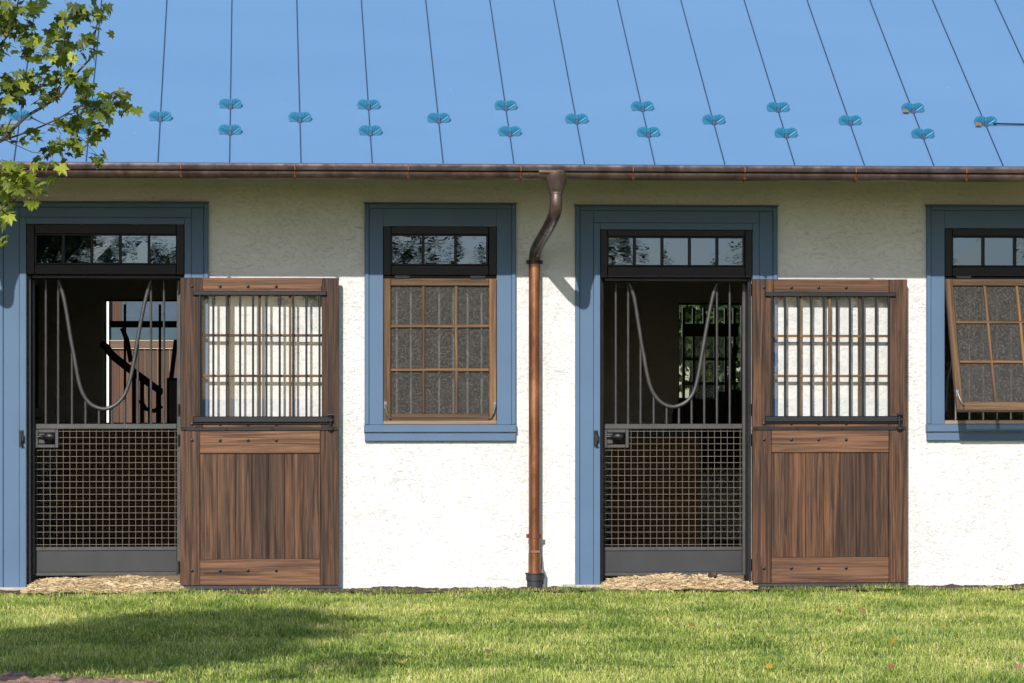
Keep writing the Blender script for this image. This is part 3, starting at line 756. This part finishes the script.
# ------------------------------------------------------------------ opposite wing (seen through the left stall)
wing = empty('barn_wing', (0, 17, 0)); tag(wing, 'brown boarded barn wing with teal band seen through the left stall', 'building')
y = 17.0; b = MB(); xa, xb = X(98, y), X(215, y); k = xa-1.0
while k < xb+1.0: b.box(k, k+.155, 0, .12, -.1, Z(349, y)); k += .16
b.build('wall', 'siding', wing)
one('wall', 'siding', wing, x0=xa-1.0, x1=xb+1, y0=.03, y1=.12, z0=Z(326, y), z1=Z(280, y))
one('ledge', 'ledge', wing, x0=xa-1.0, x1=xb+1, y0=-.05, y1=.12, z0=Z(348.5, y), z1=Z(341, y))
one('fascia', 'teal', wing, x0=xa-1.0, x1=xb+1, y0=-.02, y1=.12, z0=Z(340.5, y), z1=Z(326.5, y))
one('lit_edge_strip', 'white', wing, x0=X(106.6, y), x1=X(109.2, y), y0=-.12, y1=-.052, z0=0, z1=Z(290, y))  # added white strip stands in for the lit edge of a wall
b = MB(); frame4(b, X(122, y), X(182, y), Z(322, y), Z(296, y), .05, -.02, .029, hm=0); wf = b.build('window', 'teal', wing)
one('pane', 'bluegrey', wf, x0=X(122, y)+.05, x1=X(182, y)-.05, y0=.0, y1=.02, z0=Z(322, y)+.05, z1=Z(296, y)-.05)
for o in wing.children: pass

# ------------------------------------------------------------------ ground
def sheet(name, pts, mat, z, kind='structure'):
    b = MB(); b.add([(x_, y_, z) for x_, y_ in pts], [tuple(range(len(pts)))]); return tag(b.build(name, mat), kind=kind)
sheet('ground', [(-400, -400), (400, -400), (400, 400), (-400, 400)], 'lawn', -.03)
# soil strip along the wall, lumpy
def lumpy(name, x0, x1, y0, y1, nx, ny, hf, mat):
    xs = np.linspace(x0, x1, nx); ys = np.linspace(y0, y1, ny); V = []
    for yy in ys:
        for xx in xs: V.append((xx, yy, hf(xx, yy)))
    F_ = np.array([[j*nx+i, j*nx+i+1, (j+1)*nx+i+1, (j+1)*nx+i] for j in range(ny-1) for i in range(nx-1)])
    o = np_obj(name, np.array(V), [F_], np.random.rand(len(F_)), mat)
    o.data.polygons.foreach_set('use_smooth', [True]*len(F_)); return o
from mathutils import noise as mn
def nz(x, y, s, k=0): return mn.noise(Vector((x*s, y*s, k)))
tag(lumpy('soil', XL, XR, -.62, .0-.002, 1400, 34, lambda x, y: -.012+.018*nz(x, y, 9)+.012*nz(x, y, 28, 3)+.018*max(0, nz(x, y, 2.2, 7)), 'soil'), kind='structure')
# mulch at the lower left corner
def mulch_edge(x):  # y of the far edge
    return -8.0-.75*max(0, x+1.6)+.06*math.sin(x*6)
tag(lumpy('mulch_bed', -6, .3, -12, -7.6, 360, 260, lambda x, y: (.012 if y < mulch_edge(x) else -.06)+.03*nz(x, y, 8)+.02*nz(x, y, 26, 5), 'mulch'), kind='structure')
# straw and shavings in front of the gates
def straw(i, d, label):
    x0, x1 = d['x0']-.02, d['x1']-.0; cx, hw = (x0+x1)/2, (x1-x0)/2
    def h(x, y):
        u = abs(x-cx)/hw; v = (y+.06)/.42
        e = max(0, 1-u**6)*max(0, 1-v*v)**.6
        return -.02+e*(.085+.045*nz(x, y, 3.5, i)+.012*nz(x, y, 25, 2))
    o = lumpy('straw_bedding', x0-.05, x1+.03, -.50, .24, 180, 80, h, 'shavings')
    tag(o, label, 'straw', kind='stuff')
    n = 2600; b = MB()
    for _ in range(n):
        x = random.uniform(x0+.02, x1-.03); y = random.uniform(-.48, .18)
        a = random.uniform(0, math.pi); L = random.uniform(.012, .05); z = h(x, y)+.003; t = random.uniform(-.25, .35); wd = .0012+.001*random.random()
        dx, dy = math.cos(a)*L, math.sin(a)*L
        p, q = Vector((x-dx, y-dy, z)), Vector((x+dx, y+dy, z+L*t+.004)); nn = Vector((-math.sin(a), math.cos(a), .6)).normalized()*wd*1.5
        up = Vector((0, 0, wd*2))
        b.add([p-nn, p+nn, q+nn, q-nn, p-up, p+up, q+up, q-up], [(0, 1, 2, 3), (4, 5, 6, 7)])
    s = b.build('straw_strands', 'straw', o); s['kind'] = 'stuff'
straw(0, DOORS[0], 'loose straw and shavings on the threshold of the left stall gate')
straw(1, DOORS[1], 'loose straw and shavings on the threshold of the right stall gate')
# a clod on the right straw, a coil of hay at the left gate
b = MB(); bm = bmesh.new(); bmesh.ops.create_icosphere(bm, subdivisions=3, radius=1)
for v in bm.verts:
    k = 1+.35*mn.noise(v.co*1.7); v.co = Vector((v.co.x*.038*k, v.co.y*.03*k, v.co.z*.026*k))
b.add([v.co[:] for v in bm.verts], [[v.index for v in f.verts] for f in bm.faces]); bm.free()
cl = b.build('dirt_clod', 'soil', None, True); px = G(713, 577, .09); cl.location = (X(713, -.2), -.2, .095); tag(cl, 'small brown dirt clod lying on the straw before the right gate', 'dirt clod')

# ------------------------------------------------------------------ grass
def blades(n, x0, x1, y0, y1, keep, name, hmin=.022, hmax=.056, lab=None):
    x = np.random.uniform(x0, x1, n); y = np.random.uniform(y0, y1, n)
    k = keep(x, y); x, y = x[k], y[k]; n = len(x)
    clump = np.sin(x*5.1+2*np.sin(y*3.3))*np.sin(y*6.3+1.5*np.sin(x*2.7))*.5+.5
    pat = np.sin(x*1.3+1.1*np.sin(y*1.9+1))*np.sin(y*2.1+.6*x)*.5+.5
    h = np.random.uniform(hmin, hmax, n)*(.5+.75*clump)*(.85+.25*pat)
    near = np.clip((y+.75)/.45, 0, 1); h = h*(1+.2*near)
    wd = np.random.uniform(.0013, .0030, n); a = np.random.uniform(0, 2*np.pi, n); la = np.random.uniform(0, 2*np.pi, n); ln = np.abs(np.random.normal(0, .65, n))+.1
    cx, cy = np.cos(a)*wd, np.sin(a)*wd
    lx, ly = np.cos(la)*ln*h, np.sin(la)*ln*h
    z0 = np.full(n, -.03)
    def P(ox, oy, z): return np.stack([x+ox, y+oy, z], 1)
    V = np.stack([P(-cx, -cy, z0), P(cx, cy, z0), P(cx*.8+lx*.35, cy*.8+ly*.35, z0+h*.6), P(-cx*.8+lx*.35, -cy*.8+ly*.35, z0+h*.6), P(lx, ly, z0+h*(1.02-.25*np.clip(ln, 0, 1.5)))], 1).reshape(-1, 3)
    base = np.arange(n)[:, None]*5
    Q = base+np.array([[0, 1, 2, 3]]); T = base+np.array([[3, 2, 4]])
    r = np.clip(np.random.normal(.45, .24, n)+.3*(pat-.5)-.12*(clump-.5), 0, .93)
    dry = np.random.rand(n) < .05; r[dry] = np.random.uniform(.88, 1, dry.sum())
    # interleave-free: quads then tris
    o = np_obj(name, V, [Q, T], np.concatenate([r, r]), 'grass'); tag(o, kind='stuff'); return o
def keep(x, y):
    e = -7.98-.75*np.maximum(0, x+1.6)+.06*np.sin(x*6)+.05*np.random.randn(len(x))
    x_lim = .4
    m = (y > e) | (x > x_lim)
    edge = -.34+.05*np.sin(x*3.1)+.04*np.sin(x*7.7+1)+.06*np.random.randn(len(x))
    return m & (y < edge)
g = blades(480000, -4.0, 8.6, -10.2, -.15, keep, 'grass'); tag(g, 'short sunlit lawn grass in front of the stable wall', 'grass', kind='stuff')

# ------------------------------------------------------------------ leaves
def leaf_template():
    ang = [-90, -60, -38, -10, 8, 32, 45, 62, 76, 90]
    rad = [.12, .52, .45, .85, .62, .72, 1.0, .62, .80, 1.15]
    r = [(math.cos(math.radians(a))*q, math.sin(math.radians(a))*q) for a, q in zip(ang, rad)]
    l = [(-x, y) for x, y in r[1:-1]][::-1]
    return r+l
LT = leaf_template()
def leaf_verts(size, M3, loc):
    vs = []
    for x, y in [(0, 0)]+LT:
        z = -.18*(x*x+y*y)+.10*abs(x)
        vs.append(M3 @ Vector((x*size*.5, y*size*.5, z*size*.5))+loc)
    n = len(LT); fs = [(0, i+1, (i+1) % n+1) for i in range(n)]
    return vs, fs
def add_leaf(b, loc, size, droop=.5, r=None):
    # leaves hang roughly facing up and outward, tip down
    e = Matrix.Rotation(random.uniform(0, 2*math.pi), 3, 'Z') @ Matrix.Rotation(random.gauss(droop, .6), 3, 'X') @ Matrix.Rotation(random.gauss(0, .5), 3, 'Y')
    e = e @ Matrix.Rotation(math.pi, 3, 'Z')
    vs, fs = leaf_verts(size, e, Vector(loc)); b.add(vs, fs, random.random()**1.6 if r is None else r)

maple = empty('maple_tree', (X(-330, -12.5), -12.5, 0)); tag(maple, 'green leaved maple tree reaching over the lawn at the upper left', 'tree')
mo = Vector(maple.location)
def add_limb(b, p, q, r0, r1, sag=.1, n=6):
    p, q = Vector(p), Vector(q); pts = []
    for i in range(n+1):
        t = i/n; v = p.lerp(q, t); v.z += sag*math.sin(math.pi*t); v.x += .04*math.sin(t*9+p.x); v.y += .04*math.cos(t*7+q.z); pts.append(v)
    b.tube([v-mo for v in pts], [r0+(r1-r0)*i/n for i in range(n+1)], 8); return pts
YT = -12.5
def P3(px, py, dy=0): x_, z_ = W(px, py, YT+dy); return Vector((x_, YT+dy, z_))
bt = MB(); bt.tube([(0, 0, -.1), (.02, .0, .4), (-.03, .05, 1.4), (.03, .0, 2.4), (.0, .05, 3.6), (.08, 0, 5.0), (.05, 0, 6.2)], [.13, .10, .088, .078, .06, .04, .02], 14)
bt.build('trunk', 'bark', maple, True)
bb = MB(); bc = MB()
clus = [  # measured clumps: px, py, radius px (x, y), leaves, depth offset
 (8, 22, 16, 18, 75, 0), (30, 45, 10, 14, 26, .1), (18, 8, 18, 8, 34, 0), (60, 28, 12, 16, 34, .2), (78, 12, 12, 10, 36, 0), (96, 14, 10, 14, 26, .1),
 (72, 45, 18, 12, 34, -.1), (55, 55, 14, 7, 22, 0), (88, 42, 8, 8, 14, 0), (36, 80, 18, 10, 44, .1), (70, 78, 18, 8, 36, 0), (12, 95, 14, 12, 40, .2), (50, 95, 18, 8, 20, 0),
 (84, 92, 8, 10, 16, 0), (112, 97, 12, 6, 26, .1), (100, 108, 12, 8, 26, 0), (128, 108, 6, 6, 8, 0), (84, 118, 14, 9, 32, .1), (68, 128, 14, 9, 28, 0), (74, 142, 12, 9, 28, 0),
 (100, 132, 8, 7, 12, 0), (50, 150, 12, 7, 20, .1), (32, 135, 12, 7, 12, 0), (8, 130, 10, 10, 18, .1), (98, 157, 6, 6, 9, 0), (50, 163, 10, 5, 10, 0),
 (14, 178, 16, 12, 62, -.1), (32, 186, 12, 9, 30, 0), (6, 200, 8, 9, 20, 0), (32, 202, 6, 4, 7, 0), (5, 216, 5, 7, 10, 0), (3, 240, 4, 3, 4, 0), (-14, 60, 14, 60, 130, 0), (-16, 170, 14, 40, 70, 0)]
for (px, py, rx, ry, n, dy) in clus:
    for _ in range(int(n*.8)):
        p = P3(px+random.gauss(0, rx*.62), py+random.gauss(0, ry*.62), dy+random.gauss(0, .14))
        low = py > 160 and px < 60
        add_leaf(bc, p-mo, random.uniform(.05, .088), .45, min(1, random.random()**(.6 if low else 1.5)))
root = Vector((mo.x, mo.y, 1.95))
mains = [((-60, 170), [(0, 140), (28, 118), (60, 92), (92, 55), (98, 20)], .022), ((0, 140), [(40, 128), (80, 108), (118, 100), (131, 110)], .010),
         ((-60, 90), [(-10, 60), (10, 30), (20, 0), (24, -20)], .016), ((28, 118), [(60, 125), (84, 140), (100, 158)], .006), ((60, 92), [(62, 60), (62, 30), (72, 8)], .006),
         ((-80, 230), [(-20, 225), (6, 208), (24, 190), (38, 186)], .014), ((0, 140), [(30, 150), (52, 158)], .006)]
for st, pts, r in mains:
    P = [P3(*st)]+[P3(*q, random.uniform(-.08, .08)) for q in pts]
    sp = []
    for i in range(len(P)-1):
        for t in (0, .5): sp.append(P[i].lerp(P[i+1], t)+Vector((random.uniform(-.01, .01), 0, random.uniform(-.01, .01))))
    sp.append(P[-1]); bb.tube([v-mo for v in sp], [r*.46*(1-.75*i/(len(sp)-1)) for i in range(len(sp))], 7)
add_limb(bb, root, P3(-60, 170), .03, .010, .05); add_limb(bb, root+Vector((0, 0, .4)), P3(-60, 90), .028, .007, .05); add_limb(bb, root-Vector((0, 0, .3)), P3(-80, 230), .025, .007, .05)
# the rest of the crown, out of frame to the left and above
for k in range(135):
    while True:
        u = Vector((random.uniform(-1, 1), random.uniform(-1, 1), random.uniform(-1, 1)))
        if u.length < 1: break
    c = Vector((-2.75+u.x*1.0, -12.9+u.y*1.35, 4.35+u.z*1.25))
    t = (c.x*ST+(c.y+DC)*CT); pxp = 512+F*(c.x*CT-(c.y+DC)*ST)/t; pyp = HOR-F*(c.z-ZC)/t
    if pxp > -35 and pyp > -45: continue
    if k % 2 == 0: add_limb(bb, mo+Vector((0, 0, random.uniform(2.2, 5))), c, .03, .008, .15)
    for _ in range(120):
        add_leaf(bc, c-mo+Vector((random.gauss(0, .19), random.gauss(0, .19), random.gauss(0, .15))), random.uniform(.08, .12), .45)
bb.build('branch', 'bark_dark', maple, True); bc.build('crown', 'maple', maple)

# fallen leaves
FL = [(445.6, 618, 0, 'yellow fallen leaf on the lawn below the closed window, nearest the wall'),
      (385, 636, 0, 'yellow fallen leaf on the lawn left of the closed window'),
      (401.5, 660, 2, 'pale curled fallen leaf low on the lawn below the closed window'),
      (489, 650, 1, 'reddish fallen leaf on the lawn left of the downspout foot'),
      (582.6, 626, 0, 'yellow fallen leaf on the lawn just right of the downspout'),
      (692, 624, 1, 'orange brown fallen leaf on the lawn before the right stall gate'),
      (760.6, 625.5, 0, 'yellow green fallen leaf on the lawn below the right dutch door hinge side'),
      (840, 610, 1, 'dark brown fallen leaf close below the middle of the right dutch door'),
      (863, 610, 1, 'dark brown fallen leaf close below the outer half of the right dutch door'),
      (985, 612.7, 2, 'tan fallen leaf nearest the wall below the open window'),
      (943.7, 644, 0, 'large golden fallen leaf on the lawn below the open window'),
      (945, 625, 2, 'pale tan fallen leaf between the golden leaf and the stable wall'),
      (891.6, 640.5, 0, 'yellow fallen leaf on the lawn left of the large golden leaf'),
      (891.6, 665.7, 1, 'brown fallen leaf low on the lawn, directly under a yellow one'),
      (769, 665, 0, 'small yellow fallen leaf low on the lawn beneath the right dutch door'),
      (722, 641.5, 0, 'small yellow fallen leaf on the lawn in front of the right gate'),
      (1018, 666, 1, 'orange brown fallen leaf at the lower right corner of the lawn')]
for px, py, kind, lab in FL:
    gx, gy_ = G(px, py, .03); b = MB()
    e = Matrix.Rotation(random.uniform(0, 6.28), 3, 'Z') @ Matrix.Rotation(random.uniform(.3, .9), 3, 'X')
    e = Matrix.Rotation(.5, 3, 'X') @ e
    vs, fs = leaf_verts(.085 if 'large' in lab else .06, e, Vector((0, 0, 0))); b.add(vs, fs, .3+.5*(kind == 2))
    o = b.build('fallen_leaf', 'fallen_brown' if kind == 1 else 'fallen', None); o.location = (gx, gy_, .022)
    tag(o, lab, 'leaf', 'fallen leaves on the lawn')
for k, s_, lab in ((10, sA, 'dead tan leaf caught under the upper snow guard second from the right'), (11, sC, 'dead tan leaf caught under the rightmost snow guard')):
    b = MB(); vs, fs = leaf_verts(.07, Matrix.Rotation(.9, 3, 'X'), Vector((0, 0, 0))); b.add(vs, fs, .5)
    o = b.build('dead_leaf', 'fallen_brown', None); o.location = roof_pt(sx0+k*pitch-.07, s_-.04, .03); tag(o, lab, 'leaf', 'dead leaves caught on the roof')

# ------------------------------------------------------------------ trees beyond and across the lawn
def tree(loc, h, cr, nl, lab, group, lsize=.16, ls=None):
    t = empty('tree', loc); tag(t, lab, 'tree', group)
    b = MB(); b.tube([(0, 0, -.2), (.05, 0, h*.3), (-.05, .05, h*.6), (0, 0, h*.9)], [.03*h, .024*h, .016*h, .004*h], 9); b.build('trunk', 'bark_dark', t, True)
    c = MB(); cs = [Vector((random.uniform(-cr, cr)*.7, random.uniform(-cr, cr)*.7, h*random.uniform(.3, .95))) for _ in range(26)]
    for k in range(nl):
        q = random.choice(cs); s_ = cr*.26
        add_leaf(c, q+Vector((random.gauss(0, s_), random.gauss(0, s_), random.gauss(0, s_*.8))), random.uniform(.7, 1.3)*lsize)
    c.build('crown', 'far_leaf', t)
for px, dy, h, lab in ((655, 24, 6.5, 'leafy green tree seen through the back window, left one'), (700, 27, 8, 'leafy green tree seen through the back window, middle one'), (748, 23, 6, 'leafy green tree seen through the back window, right one')):
    tree((X(px, dy), dy, 0), h, 2.2, 9000, lab, 'trees behind the stable', .17)
labs = ['broad tree across the lawn behind the viewer']
for k, (x_, y_, h) in enumerate(((-19, -86, 9), (-8, -90, 7.2), (3, -84, 7.0), (11, -92, 7.6), (20, -88, 7.8), (30, -90, 8))):
    tree((x_, y_, 0), h, 3.2, 1100, 'broad tree across the lawn behind the viewer, reflected in the transoms', 'trees across the lawn', .5)
